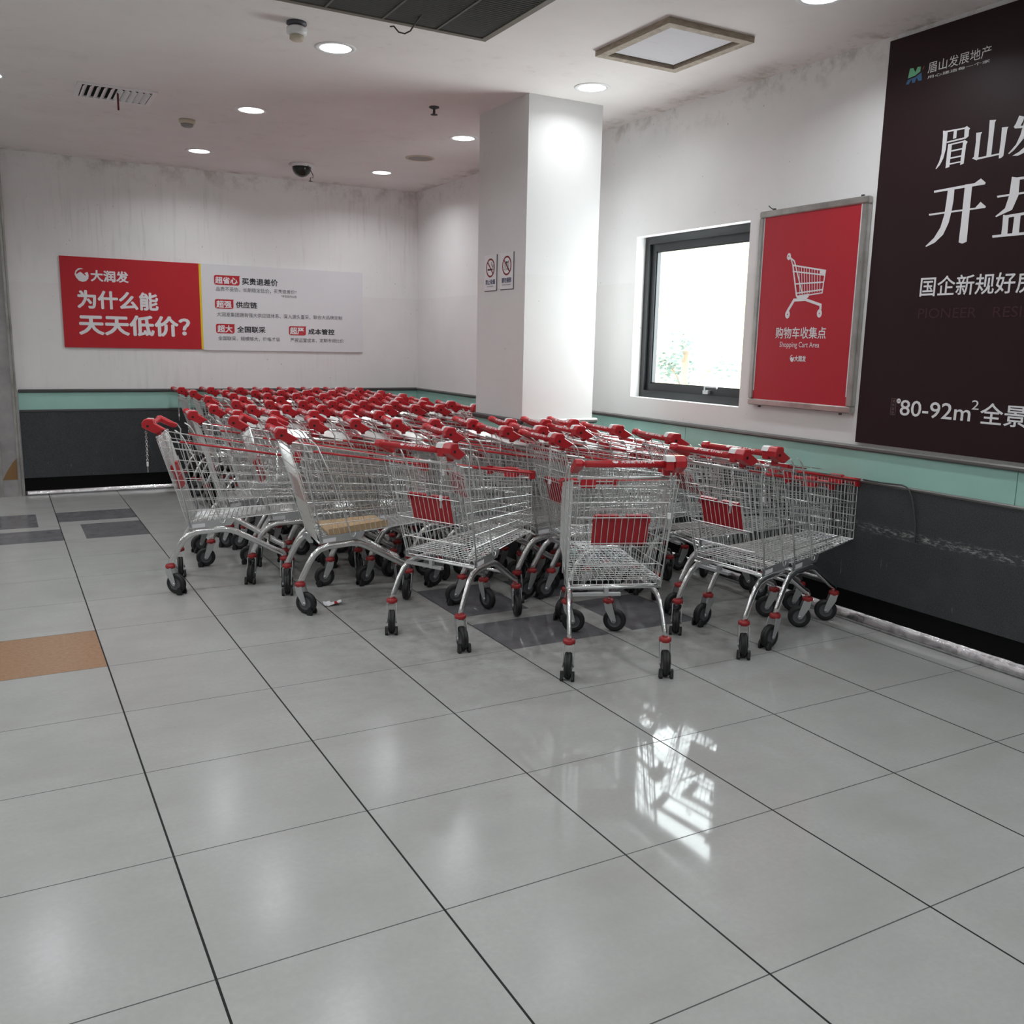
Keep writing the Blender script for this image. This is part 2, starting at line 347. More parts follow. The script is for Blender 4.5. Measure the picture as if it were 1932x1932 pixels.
    b = MB(); b.add([(-.372, YB-.052, .16), (-.25, YB-.052, .16), (-.25, YB-.052, .36), (-.29, YB-.052, .31), (-.34, YB-.052, .23)], [(0, 1, 2, 3, 4)]); struct(b.obj('trim_left_scuff', 'brown'))
    b = MB(); b.box(-.62, -.42, YB-.02, YB, 0, H); struct(b.obj('trim_left_dark_fill', 'black'))  # black slab on the wall, painted in for the dark opening beyond
room()
# ------------------------------------------------------------------ ceiling fittings
def lamps():
    P = {}
    seen = {(1, 0): (1.421, 3.27), (1, 1): (1.363, 4.976), (1, 2): (1.33, 6.726), (2, 0): (3.056, 3.145), (2, 1): (3.024, 4.929), (2, 2): (3.038, 6.758), (2, -1): (3.08, 1.300), (0, 1): (-.285, 5.0)}
    pos = dict(seen)
    for i in range(-2, 3):
        for j in range(-4, 3):
            if (i, j) not in pos and not (i == 1 and j == -1) and not (i == 0 and j == 2): pos[(i, j)] = (-.32+1.69*i, 3.22+1.765*j)
    lab = {(1, 0): 'large lit round downlight nearest the smoke detector below the air return grille', (1, 1): 'lit round downlight between the louvred vent and the pillar', (1, 2): 'lit round downlight furthest left, near the back wall by a smoke detector',
           (2, 0): 'lit round downlight close in front of the white pillar', (2, 1): 'lit round downlight left of the pillar, above the round speaker', (2, 2): 'lit round downlight in the back corner beside the dome camera',
           (2, -1): 'lit round downlight cut off by the top edge right of the access hatch', (0, 1): 'lit round downlight cut off by the left edge of the picture'}
    b = MB(); b.lathe([(.088, 0), (.088, -.004), (.112, -.004), (.115, -.001), (.115, .0)], 32, cap=False); ringm = b.mesh('trim_ring', 'whitep')
    b = MB(); b.lathe([(.0885, -.0015), (.06, -.004), (.0, -.005)], 32, cap=False); difm = b.mesh('diffuser', 'lamp')
    for k, (x, y) in sorted(pos.items()):
        t = thing('ceiling_lamp', lab.get(k, 'round downlight in the ceiling outside the picture'), 'lamp', (x, y, H), 'round ceiling downlights')
        mk('trim_ring', ringm, t); mk('diffuser', difm, t)
        l = bpy.data.lights.new('lamp_light', 'AREA'); l.shape = 'DISK'; l.size = .17; l.energy = LAMP_W*(.4 if k == (2, 0) else 1); l.spread = math.radians(LAMP_SPREAD); l.color = (.95, .975, 1)
        o = bpy.data.objects.new('lamp_light', l); COL.objects.link(o); o.parent = t; o.location = (0, 0, -.008)
lamps()
def ceiling_things():
    # louvred supply vent
    t = thing('ceiling_vent', 'small white louvred air vent with a dark red ribbon hanging from it', 'vent', (.226, 4.83, H)); w, d = .487, .40
    b = MB(); e = .03
    b.box(0, w, 0, e, -.012, 0); b.box(0, w, d-e, d, -.012, 0); b.box(0, e, e, d-e, -.012, 0); b.box(w-e, w, e, d-e, -.012, 0); b.obj('frame', 'whitep', t)
    b = MB(); b.box(e, w-e, e, d-e, -.002, -.001); b.obj('backing', 'black', t)
    b = MB()
    for i in range(10):
        x = e+.02+i*.042; s = -1 if i < 5 else 1
        b.prism([(x-.012*s, -.003), (x-.012*s+.003, -.003), (x+.016*s+.003, -.020), (x+.016*s, -.020)], 'y', e, d-e)
    b.obj('louvre', 'whitep', t)
    b = MB(); b.box(.25, .262, .16, .163, -.115, -.002); b.obj('ribbon', 'rope', t)
    # large return grille
    t = thing('air_return_grille', 'large dark grey slatted air return grille at the top edge', 'vent', (.86, 1.46, H)); w, d = 1.185, 1.2; e = .035
    b = MB(); b.box(0, w, 0, e, -.02, 0); b.box(0, w, d-e, d, -.02, 0); b.box(0, e, e, d-e, -.02, 0); b.box(w-e, w, e, d-e, -.02, 0); b.obj('frame', 'oldframe', t)
    b = MB(); b.box(e, w-e, e, d-e, -.002, -.001); b.obj('backing', 'black', t)
    b = MB()
    for i in range(48):
        y = e+.012+i*(d-2*e-.02)/47; b.prism([(y, -.003), (y+.003, -.003), (y+.012, -.016), (y+.009, -.016)], 'x', e, w-e)
    b.obj('slat', 'grille', t)
    b = MB()
    for i in range(1, 4): b.box(i*w/4-.006, i*w/4+.006, e, d-e, -.019, -.016)
    b.obj('crossbar', 'grille', t)
    b = MB(); b.tube([(.74, 1.02, -.012), (.74, 1.10, -.03), (.74, 1.165, -.05), (.72, 1.19, -.06), (.69, 1.20, -.055), (.66, 1.19, -.035), (.64, 1.19, -.04)], .004, 6); b.obj('loose_wire', 'cable', t)
    # access hatch with a raw wood frame
    t = thing('access_hatch', 'ceiling access hatch with bare wood frame and loose white board', 'hatch', (2.66, 1.875, H)); w, d = .56, .65; e = .05
    b = MB(); b.box(0, w, 0, e, -.03, 0); b.box(0, w, d-e, d, -.03, 0); b.box(0, e, e, d-e, -.03, 0); b.box(w-e, w, e, d-e, -.03, 0); b.obj('frame', 'wood', t)
    b = MB(); b.box(e+.012, w-e-.012, e+.012, d-e-.012, -.010, -.004); b.obj('board', 'board', t)
    b = MB(); b.box(e, w-e, e, d-e, -.003, -.001); b.obj('gap_dark', 'black', t)  # black sheet painted in for the shade inside the open joint
    # ceiling speaker
    t = thing('ceiling_speaker', 'flat round beige speaker in the ceiling near the back corner', 'speaker', (3.057, 5.875, H))
    b = MB(); b.lathe([(.105, 0), (.105, -.006), (.128, -.006), (.13, 0)], 32, cap=False); b.obj('rim', 'beige', t)
    b = MB(); b.lathe([(.106, -.001), (.08, -.006), (.0, -.009)], 32, cap=False); b.obj('grille', 'mesh', t)
    # dome camera
    t = thing('dome_camera', 'dark dome security camera under the ceiling by the back wall', 'camera', (2.263, 6.80, H))
    b = MB(); b.lathe([(.112, 0), (.116, -.012), (.104, -.024), (.086, -.026)], 28); b.obj('base', 'whitep', t)
    b = MB(); b.lathe([(.088, -.02)]+[(.088*math.cos(a), -.025-.09*math.sin(a)) for a in [i*PI/2/8 for i in range(1, 9)]], 28, cap=False); b.obj('dome', 'dome', t)
    b = MB(); b.tube([(.02, -.10, -.006), (.075, -.10, -.10), (.075, -.10, -.128), (.05, -.10, -.128), (.05, -.10, -.160)], .004, 5); b.tube([(.035, -.10, -.16), (.07, -.10, -.16)], .004, 5); b.obj('bent_bracket', 'cable', t)
    # detectors and sprinkler
    t = thing('smoke_detector', 'stained beige smoke detector between two downlights left of centre', 'smoke detector', (1.026, 5.564, H), 'ceiling detectors')
    b = MB(); b.lathe([(.06, 0), (.058, -.018), (.048, -.030)], 24); b.obj('base', 'beige', t)
    b = MB(); b.lathe([(.047, -.03), (.043, -.045), (.03, -.052)], 24); b.obj('sensor', 'jamb', t)
    t = thing('smoke_detector', 'white hanging smoke detector with dark mount beside the largest downlight', 'smoke detector', (1.115, 2.97, H), 'ceiling detectors')
    b = MB(); b.lathe([(.05, 0), (.052, -.012), (.03, -.02)], 24); b.obj('mount', 'ink2', t)
    b = MB(); b.lathe([(.03, -.018), (.052, -.030), (.052, -.055), (.036, -.064)], 24); b.obj('base', 'whitep', t)
    b = MB(); b.lathe([(.036, -.064), (.038, -.082), (.03, -.088)], 24); b.obj('sensor', 'beige', t)
    t = thing('sprinkler', 'small dark sprinkler head on the ceiling left of the pillar', 'sprinkler', (2.42, 4.154, H))
    b = MB(); b.lathe([(.034, 0), (.036, -.006), (.018, -.014)], 20); b.obj('escutcheon', 'cable', t)
    b = MB(); b.lathe([(.008, -.01), (.008, -.022), (.005, -.03), (.005, -.05)], 10); b.lathe([(.024, -.05), (.024, -.054)], 16)
    b.tube([(.0, .012, -.02), (0, .016, -.04), (0, .006, -.05)], .003, 5); b.tube([(.0, -.012, -.02), (0, -.016, -.04), (0, -.006, -.05)], .003, 5); b.obj('nozzle', 'cable', t)
ceiling_things()
# ------------------------------------------------------------------ signs
RED = [('大润发', 0.479, 0.811, 1.999, 2.106, .035), ('为什么能', 0.351, 1.071, 1.747, 1.919, .035), ('天天低价？', 0.351, 1.36, 1.501, 1.70, .035)]
WHT = [('买贵退差价', 1.88, 2.244, 2.036, 2.105, .025), ('供应链', 1.811, 2.026, 1.803, 1.868, .025), ('全国联采', 1.816, 2.105, 1.559, 1.624, .025), ('成本管控', 2.554, 2.841, 1.556, 1.617, .025)]
SML = [('品质不妥协，长期稳定低价，买贵退差价*', 1.622, 2.44, 1.966, 2.006, 0.), ('*详见店内公告', 2.274, 2.439, 1.926, 1.951, 0.), ('大润发集团拥有强大供应链体系、深入源头直采、联合大品牌定制', 1.622, 2.927, 1.717, 1.757, 0.), ('全国联采，规模够大，价格才低', 1.626, 2.253, 1.48, 1.519, 0.), ('严控运营成本，定期市调比价', 2.362, 2.943, 1.476, 1.516, 0.)]
BAD = [('超省心', 1.616, 1.835, 2.035, 2.104, 1.606, 1.856, 2.024, 2.119), ('超强', 1.619, 1.77, 1.799, 1.872, 1.606, 1.788, 1.792, 1.884), ('超大', 1.621, 1.771, 1.556, 1.63, 1.608, 1.791, 1.548, 1.642), ('超严', 2.36, 2.509, 1.553, 1.628, 2.349, 2.53, 1.545, 1.639)]
def back_sign():
    t = thing('slogan_board', 'long red and white slogan board with Chinese text on the back wall', 'sign', (.222, YB-.003, 1.385))
    L = (-.222, -YB, -1.385)
    def put(b, name, m): return b.obj(name, m, t, L)
    b = MB(); b.box(.222, 1.462, YB-.012, YB, 1.386, 2.219); put(b, 'red_panel', 'signred')
    b = MB(); b.box(1.462, 1.482, YB-.012, YB, 1.386, 2.219); put(b, 'yellow_stripe', 'yellow')
    b = MB(); b.box(1.482, 3.161, YB-.012, YB, 1.378, 2.221); put(b, 'white_panel', 'signwhite')
    P = back_pt(YB-.0135)
    for s, u0, u1, z0, z1, o in RED: b = MB(); text_rect(b, s, u0, u1, z0, z1, P, o); put(b, 'lettering', 'print')
    b = MB(); emblem(b, .344, .465, 1.991, 2.117, P); put(b, 'emblem', 'print')
    for s, u0, u1, z0, z1, o in WHT: b = MB(); text_rect(b, s, u0, u1, z0, z1, P, o); put(b, 'heading', 'ink')
    for s, u0, u1, z0, z1, o in SML:           # phrase by phrase
        cell = (u1-u0)/(len(s)-(.6 if s.endswith('*') else 0)); i = 0
        for ph in s.replace('，', '，|').replace('、', '、|').split('|'):
            n = len(ph); e = .68 if ph[-1] in '，、' else 0; zz = z0-(.004 if e else 0)
            b = MB(); text_rect(b, ph, u0+cell*i, min(u1, u0+cell*(i+n-e)), zz, z1, P, o); put(b, 'small_print', 'ink2'); i += n
    Q = back_pt(YB-.0145)
    for s, u0, u1, z0, z1, a0, a1, c0, c1 in BAD:
        r = .018; pts = [(a0+r*(1-math.cos(q)), c0+r*(1-math.sin(q))) for q in (0, PI/4, PI/2)]+[(a1-r*(1-math.cos(q)), c0+r*(1-math.sin(q))) for q in (PI/2, PI/4, 0)]+[(a1, c1-.008), (a1+.008, c1), (a0+r, c1), (a0+.005, c1-.005), (a0, c1-r)]
        b = MB(); poly(b, pts, P); bd = put(b, 'badge', 'signred')
        b = MB(); text_rect(b, s, u0, u1, z0, z1, Q, .03); b.obj('badge_lettering', 'print', bd)
back_sign()
GL = [[(1.121, 2.579), (1.115, 2.58), (1.094, 2.568), (1.094, 2.533), (1.095, 2.49), (1.104, 2.448), (1.119, 2.42), (1.138, 2.403), (1.142, 2.406), (1.126, 2.436), (1.117, 2.472), (1.117, 2.52), (1.118, 2.555)], [(1.117, 2.577), (1.001, 2.574), (1.0, 2.567), (1.113, 2.569)], [(1.003, 2.574), (0.992, 2.579), (0.973, 2.564), (0.978, 2.558), (0.977, 2.53), (0.994, 2.52), (1.0, 2.523), (1.002, 2.56)], [(1.06, 2.572), (1.044, 2.572), (1.043, 2.533), (1.061, 2.532)], [(1.093, 2.525), (1.0, 2.529), (0.999, 2.521), (1.092, 2.518)], [(1.084, 2.512), (1.063, 2.511), (1.065, 2.403), (1.086, 2.4), (1.086, 2.467)], [(1.083, 2.511), (1.001, 2.514), (1.0, 2.507), (1.08, 2.504)], [(1.003, 2.513), (0.996, 2.517), (0.979, 2.505), (0.985, 2.493), (0.988, 2.407), (1.007, 2.403), (1.006, 2.454)], [(1.063, 2.48), (1.004, 2.481), (1.004, 2.474), (1.063, 2.473)], [(1.064, 2.447), (1.005, 2.448), (1.006, 2.441), (1.064, 2.44)], [(1.066, 2.42), (1.007, 2.421), (1.007, 2.415), (1.066, 2.413)],
 [(0.875, 2.583), (0.842, 2.579), (0.847, 2.569), (0.848, 2.425), (0.873, 2.424), (0.872, 2.504)], [(0.938, 2.538), (0.907, 2.537), (0.913, 2.527), (0.914, 2.423), (0.92, 2.411), (0.946, 2.424), (0.937, 2.431), (0.935, 2.498)], [(0.917, 2.423), (0.809, 2.426), (0.799, 2.419), (0.918, 2.414)], [(0.809, 2.539), (0.777, 2.537), (0.781, 2.527), (0.786, 2.411), (0.797, 2.403), (0.808, 2.403), (0.809, 2.427), (0.807, 2.484)],
 [(0.73, 2.576), (0.706, 2.567), (0.707, 2.551), (0.718, 2.531), (0.712, 2.519), (0.744, 2.523), (0.751, 2.531), (0.742, 2.544)], [(0.718, 2.529), (0.597, 2.528), (0.594, 2.519), (0.714, 2.52)], [(0.7, 2.562), (0.674, 2.565), (0.683, 2.511), (0.701, 2.466), (0.736, 2.428), (0.759, 2.414), (0.763, 2.418), (0.73, 2.451), (0.713, 2.492)], [(0.695, 2.489), (0.626, 2.49), (0.605, 2.474), (0.627, 2.462), (0.657, 2.427), (0.689, 2.408), (0.715, 2.4), (0.742, 2.404), (0.712, 2.416), (0.68, 2.439), (0.651, 2.479), (0.694, 2.48)], [(0.703, 2.479), (0.675, 2.466), (0.626, 2.422), (0.573, 2.403), (0.576, 2.394), (0.61, 2.396), (0.656, 2.423)], [(0.654, 2.573), (0.626, 2.552), (0.626, 2.536), (0.652, 2.557)],
 [(1.138, 2.301), (0.919, 2.308), (0.888, 2.325), (0.861, 2.303), (0.864, 2.295), (1.137, 2.291)], [(1.155, 2.192), (0.901, 2.194), (0.877, 2.218), (0.846, 2.193), (0.849, 2.187), (1.152, 2.183)], [(1.06, 2.298), (1.024, 2.299), (1.023, 2.241), (1.028, 2.19), (1.037, 2.138), (1.061, 2.084), (1.104, 2.049), (1.152, 2.032), (1.156, 2.036), (1.111, 2.073), (1.081, 2.12), (1.066, 2.179), (1.062, 2.246)], [(0.969, 2.308), (0.93, 2.307), (0.93, 2.26), (0.928, 2.039), (0.95, 2.032), (0.971, 2.039), (0.969, 2.132)],
 [(0.732, 2.311), (0.692, 2.301), (0.69, 2.223), (0.713, 2.163), (0.788, 2.139), (0.793, 2.143), (0.749, 2.174), (0.735, 2.229)], [(0.723, 2.305), (0.567, 2.303), (0.566, 2.29), (0.722, 2.294)], [(0.585, 2.302), (0.544, 2.292), (0.537, 2.137), (0.575, 2.134)], [(0.796, 2.235), (0.499, 2.24), (0.497, 2.23), (0.793, 2.226)], [(0.754, 2.146), (0.725, 2.137), (0.722, 2.047), (0.753, 2.046), (0.752, 2.096)], [(0.745, 2.142), (0.548, 2.151), (0.546, 2.14), (0.744, 2.129)], [(0.798, 2.057), (0.458, 2.06), (0.456, 2.046), (0.795, 2.046)], [(0.698, 2.137), (0.668, 2.138), (0.666, 2.047), (0.699, 2.047)], [(0.634, 2.14), (0.606, 2.141), (0.604, 2.049), (0.636, 2.049)], [(0.572, 2.146), (0.54, 2.145), (0.542, 2.05), (0.575, 2.049)]]
def billboard():
    t = thing('billboard', 'huge dark maroon property billboard with white Chinese text on the right wall', 'billboard', (XR, 1.52, 1.011)); L = (-XR, -1.52, -1.011)
    def put(b, name, m): return b.obj(name, m, t, L)
    b = MB(); b.box(XR-.02, XR, -2.3, 1.487, 1.011, 3.08); put(b, 'panel', 'maroon')
    P = right_pt(XR-.0215)
    for i0, i1 in ((0, 11), (11, 15), (15, 21), (21, 25), (25, 35)):
        b = MB()
        for k, g in enumerate(GL[i0:i1]): poly(b, g, right_pt(XR-.0215-k*5e-5))
        put(b, 'large_character', 'print')
    for s, u0, u1, z0, z1, o, m in [('眉山发展地产', 1.242, .905, 2.869, 2.921, 0, 'print'), ('用心建造每一个家', 1.241, .907, 2.844, 2.858, 0, 'print'), ('国企新规好房', 1.163, .556, 1.787, 1.885, .012, 'print'), ('PIONEER', 1.16, .835, 1.679, 1.728, 0, 'faint'), ('RESIDENCE', .75, .33, 1.679, 1.728, 0, 'faint'), ('80-92m', 1.214, .807, 1.18, 1.262, .012, 'print'), ('2', .806, .768, 1.24, 1.285, 0, 'print'), ('全景', .757, .524, 1.173, 1.277, .012, 'print')]:
        b = MB(); text_rect(b, s, u0, u1, z0, z1, P, o); put(b, 'lettering', m)
    b = MB(); w = .0022
    for a in ((1.272, 1.272-w, 1.179, 1.266), (1.243, 1.243-w, 1.179, 1.266)): poly(b, [(a[0], a[2]), (a[1], a[2]), (a[1], a[3]), (a[0], a[3])], P)
    for z in (1.179, 1.264): poly(b, [(1.272, z), (1.241, z), (1.241, z+w), (1.272, z+w)], P)
    for i, c in enumerate('建筑面积'): text_rect(b, c, 1.265, 1.249, 1.244-i*.0205, 1.259-i*.0205, P, 0)
    put(b, 'boxed_note', 'dimprint')
    b = MB(); poly(b, [(1.226+.013*math.cos(-a), 1.254+.013*math.sin(-a)) for a in [i*PI/8 for i in range(16)]], P); put(b, 'round_mark', 'print')
    b = MB(); text_rect(b, '约', 1.233, 1.219, 1.247, 1.261, right_pt(XR-.0222), .0); put(b, 'round_mark_lettering', 'maroon')
    for nm, pts in (('green', [(1.349, 2.918), (1.329, 2.916), (1.315, 2.892), (1.305, 2.915), (1.285, 2.913), (1.286, 2.89), (1.314, 2.877), (1.357, 2.872)]), ('blue', [(1.356, 2.865), (1.313, 2.869), (1.278, 2.884), (1.272, 2.845), (1.293, 2.847), (1.304, 2.866), (1.313, 2.844), (1.329, 2.845), (1.333, 2.864), (1.348, 2.843), (1.366, 2.845)]), ('orange', [(1.268, 2.912), (1.264, 2.908), (1.272, 2.894), (1.275, 2.898)])):
        b = MB(); poly(b, pts, P); put(b, 'logo_'+nm, nm)
billboard()
LN = [([(2.064, 2.042), (2.027, 2.018), (2.017, 1.997)], .0087), ([(2.056, 2.034), (2.036, 1.996)], .0078), ([(2.036, 1.996), (1.99, 1.819)], .0105), ([(2.036, 1.995), (1.785, 1.951)], .0087), ([(2.032, 1.96), (1.792, 1.927)], .0078), ([(2.006, 1.887), (1.792, 1.888)], .0078), ([(1.996, 1.833), (1.799, 1.847)], .0078), ([(1.987, 1.812), (1.797, 1.829)], .007), ([(1.785, 1.951), (1.797, 1.829)], .0078), ([(2.017, 1.997), (1.947, 1.831)], .0078), ([(1.927, 1.796), (2.006, 1.795), (2.05, 1.734)], .0174), ([(1.927, 1.798), (1.801, 1.762), (1.8, 1.742)], .0157)]
LN += [([(1.988-.0205*i, 1.983-.0037*i), (1.964-.0185*i, 1.826+.0015*i)], .0045) for i in range(9)]
def poster():
    t = thing('cart_area_poster', 'red shopping cart area poster in a metal frame right of the window', 'poster', (XR, 1.93, 1.164)); L = (-XR, -1.93, -1.164)
    def put(b, name, m): return b.obj(name, m, t, L)
    y0, y1, z0, z1, e = 1.523, 2.332, 1.164, 2.326, .038
    b = MB()
    for (a, c, d, f) in ((y0, y1, z0, z0+e), (y0, y1, z1-e, z1), (y0, y0+e, z0+e, z1-e), (y1-e, y1, z0+e, z1-e)): b.box(XR-.042, XR, a, c, d, f, bevel=.006)
    put(b, 'metal_frame', 'steel')
    b = MB(); b.box(XR-.032, XR, y0+e, y1-e, z0+e, z1-e); put(b, 'red_sheet', 'postred')
    b = MB(); b.box(XR-.034, XR-.032, y0+e, y0+e+.008, z0+.09, z1-e); b.box(XR-.034, XR-.032, y1-e-.006, y1-e, z0+.09, z1-e); put(b, 'white_edge', 'signwhite')
    P = right_pt(XR-.0335)
    b = MB()
    for pts, w in LN:
        for (a, c) in zip(pts[:-1], pts[1:]):
            P = right_pt(XR-.0335-len(b.f)*8e-6)
            d = Vector((c[0]-a[0], c[1]-a[1])); d.normalize(); n = Vector((-d.y, d.x))*w/2; e2 = d*w*.35
            poly(b, [(a[0]-e2.x+n.x, a[1]-e2.y+n.y), (c[0]+e2.x+n.x, c[1]+e2.y+n.y), (c[0]+e2.x-n.x, c[1]+e2.y-n.y), (a[0]-e2.x-n.x, a[1]-e2.y-n.y)], P)
    for (cy, cz, ry, rz) in ((2.072, 2.047, .016, .020), (2.05, 1.713, .0185, .024), (1.805, 1.715, .0185, .024)): poly(b, [(cy+ry*math.cos(-k*PI/10), cz+rz*math.sin(-k*PI/10)) for k in range(20)], P)
    poly(b, [(1.99, 1.819), (1.893, 1.828), (1.896, 1.809), (1.926, 1.793), (1.983, 1.805)], P); poly(b, [(1.821, 1.957), (1.785, 1.951), (1.787, 1.93), (1.821, 1.936)], P)
    put(b, 'cart_pictogram', 'print')
    b = MB(); Q = right_pt(XR-.0342)
    for (cy, cz) in ((2.05, 1.713), (1.805, 1.715), (2.074, 2.05)): poly(b, [(cy+.004*math.cos(-k*PI/5), cz+.004*math.sin(-k*PI/5)) for k in range(10)], Q)
    put(b, 'pictogram_hub', 'postred')
    for s, u0, u1, a, c, o in [('购物车收集点', 2.135, 1.745, 1.572, 1.639, .012), ('Shopping Cart Area', 2.096, 1.787, 1.513, 1.553, .0), ('大润发', 1.97, 1.88, 1.439, 1.474, .035)]: b = MB(); text_rect(b, s, u0, u1, a, c, P, o); put(b, 'lettering', 'print')
    b = MB(); emblem(b, 2.005, 1.972, 1.436, 1.477, P); put(b, 'emblem', 'print')
    for (y, z, dz) in ((2.245, z1, .045), (1.59, z1, .016), (2.26, z0-.014, .014), (1.62, z0-.014, .014)):
        b = MB(); b.box(XR-.012, XR, y-.007, y+.007, z, z+.014)
        if dz > .04: b.tube([(XR-.01, y, z+.005), (XR-.02, y+.02, z+.02), (XR-.02, y+.035, z+.032)], .003, 5)
        put(b, 'hanging_bolt', 'alud')
poster()
def pillar_signs():
    px = 2.787
    for y0, y1, z0, z1, kind in ((3.872, 4.057, 1.878, 2.125, 0), (3.628, 3.814, 1.880, 2.127, 1)):
        t = thing('prohibition_sign', ('small white no smoking sign on the pillar, the left one of the two', 'small white no photography sign on the pillar, the right one of the two')[kind], 'sign', (px, y1, z0), 'prohibition signs on the pillar'); L = (-px, -y1, -z0)
        b = MB(); b.box(px-.006, px, y0, y1, z0, z1, bevel=.001); b.obj('plate', 'signwhite', t, L)
        b = MB()
        b.box(px-.0055, px-.001, y0-.003, y0, z0, z1); b.box(px-.0055, px-.001, y0, y1, z0-.003, z0); b.obj('dark_edge', 'ink2', t, L)
        P = right_pt(px-.0065); cy, cz, r = (y0+y1)/2, z0+.158, .066
        b = MB(); n = 32
        o = [(cy+r*math.cos(i*2*PI/n), cz+r*math.sin(i*2*PI/n)) for i in range(n)]; q = [(cy+(r-.012)*math.cos(i*2*PI/n), cz+(r-.012)*math.sin(i*2*PI/n)) for i in range(n)]
        b.add([P(*p) for p in o+q], [(i, n+i, n+(i+1) % n, (i+1) % n) for i in range(n)])
        d = r-.006; k = .7071; h = .0055
        b.add([right_pt(px-.0072)(*p) for p in [(cy+d*k+h*k, cz+d*k-h*k), (cy+d*k-h*k, cz+d*k+h*k), (cy-d*k-h*k, cz-d*k+h*k), (cy-d*k+h*k, cz-d*k-h*k)]], [(0, 1, 2, 3)])
        b.obj('red_ring', 'ring', t, L)
        b = MB()
        if kind == 0:
            poly(b, [(cy+.042, cz-.018), (cy-.030, cz-.018), (cy-.030, cz-.006), (cy+.042, cz-.006)], P)
            for a in (-.036, -.044): poly(b, [(cy+a, cz-.018), (cy+a-.004, cz-.018), (cy+a-.004, cz-.002), (cy+a, cz-.002)], P)
            b.tube([P(cy-.034, cz+.0), P(cy-.034, cz+.012), P(cy-.018, cz+.016), P(cy-.014, cz+.03), P(cy-.024, cz+.04)], .0018, 4); b.tube([P(cy-.042, cz+.0), P(cy-.042, cz+.02), P(cy-.028, cz+.024)], .0018, 4)
        else:
            b.tube([P(cy+.03, cz-.028), P(cy-.03, cz-.028), P(cy-.03, cz+.018), P(cy+.03, cz+.018)], .0016, 4, close=True); b.tube([P(cy+.017*math.cos(a), cz-.004+.017*math.sin(a)) for a in [i*PI/6 for i in range(12)]], .0018, 4, close=True)
            poly(b, [(cy+.012, cz+.019), (cy-.012, cz+.019), (cy-.010, cz+.028), (cy+.010, cz+.028)], P); poly(b, [(cy-.016, cz+.021), (cy-.028, cz+.021), (cy-.028, cz+.034), (cy-.020, cz+.030)], P)
        b.obj('pictogram', 'ink', t, L)
        b = MB(); text_rect(b, ('禁止吸烟', '请勿摄影')[kind], y1-.02, y0+.02, z0+.042, z0+.078, P, .02); b.obj('lettering', 'navy', t, L)
        b = MB(); text_rect(b, ('NO SMOKING', 'NO PHOTOGRAPHY')[kind], y1-(.045, .03)[kind], y0+(.045, .03)[kind], z0+.024, z0+.034, P, 0); b.obj('small_lettering', 'ink2', t, L)
pillar_signs()
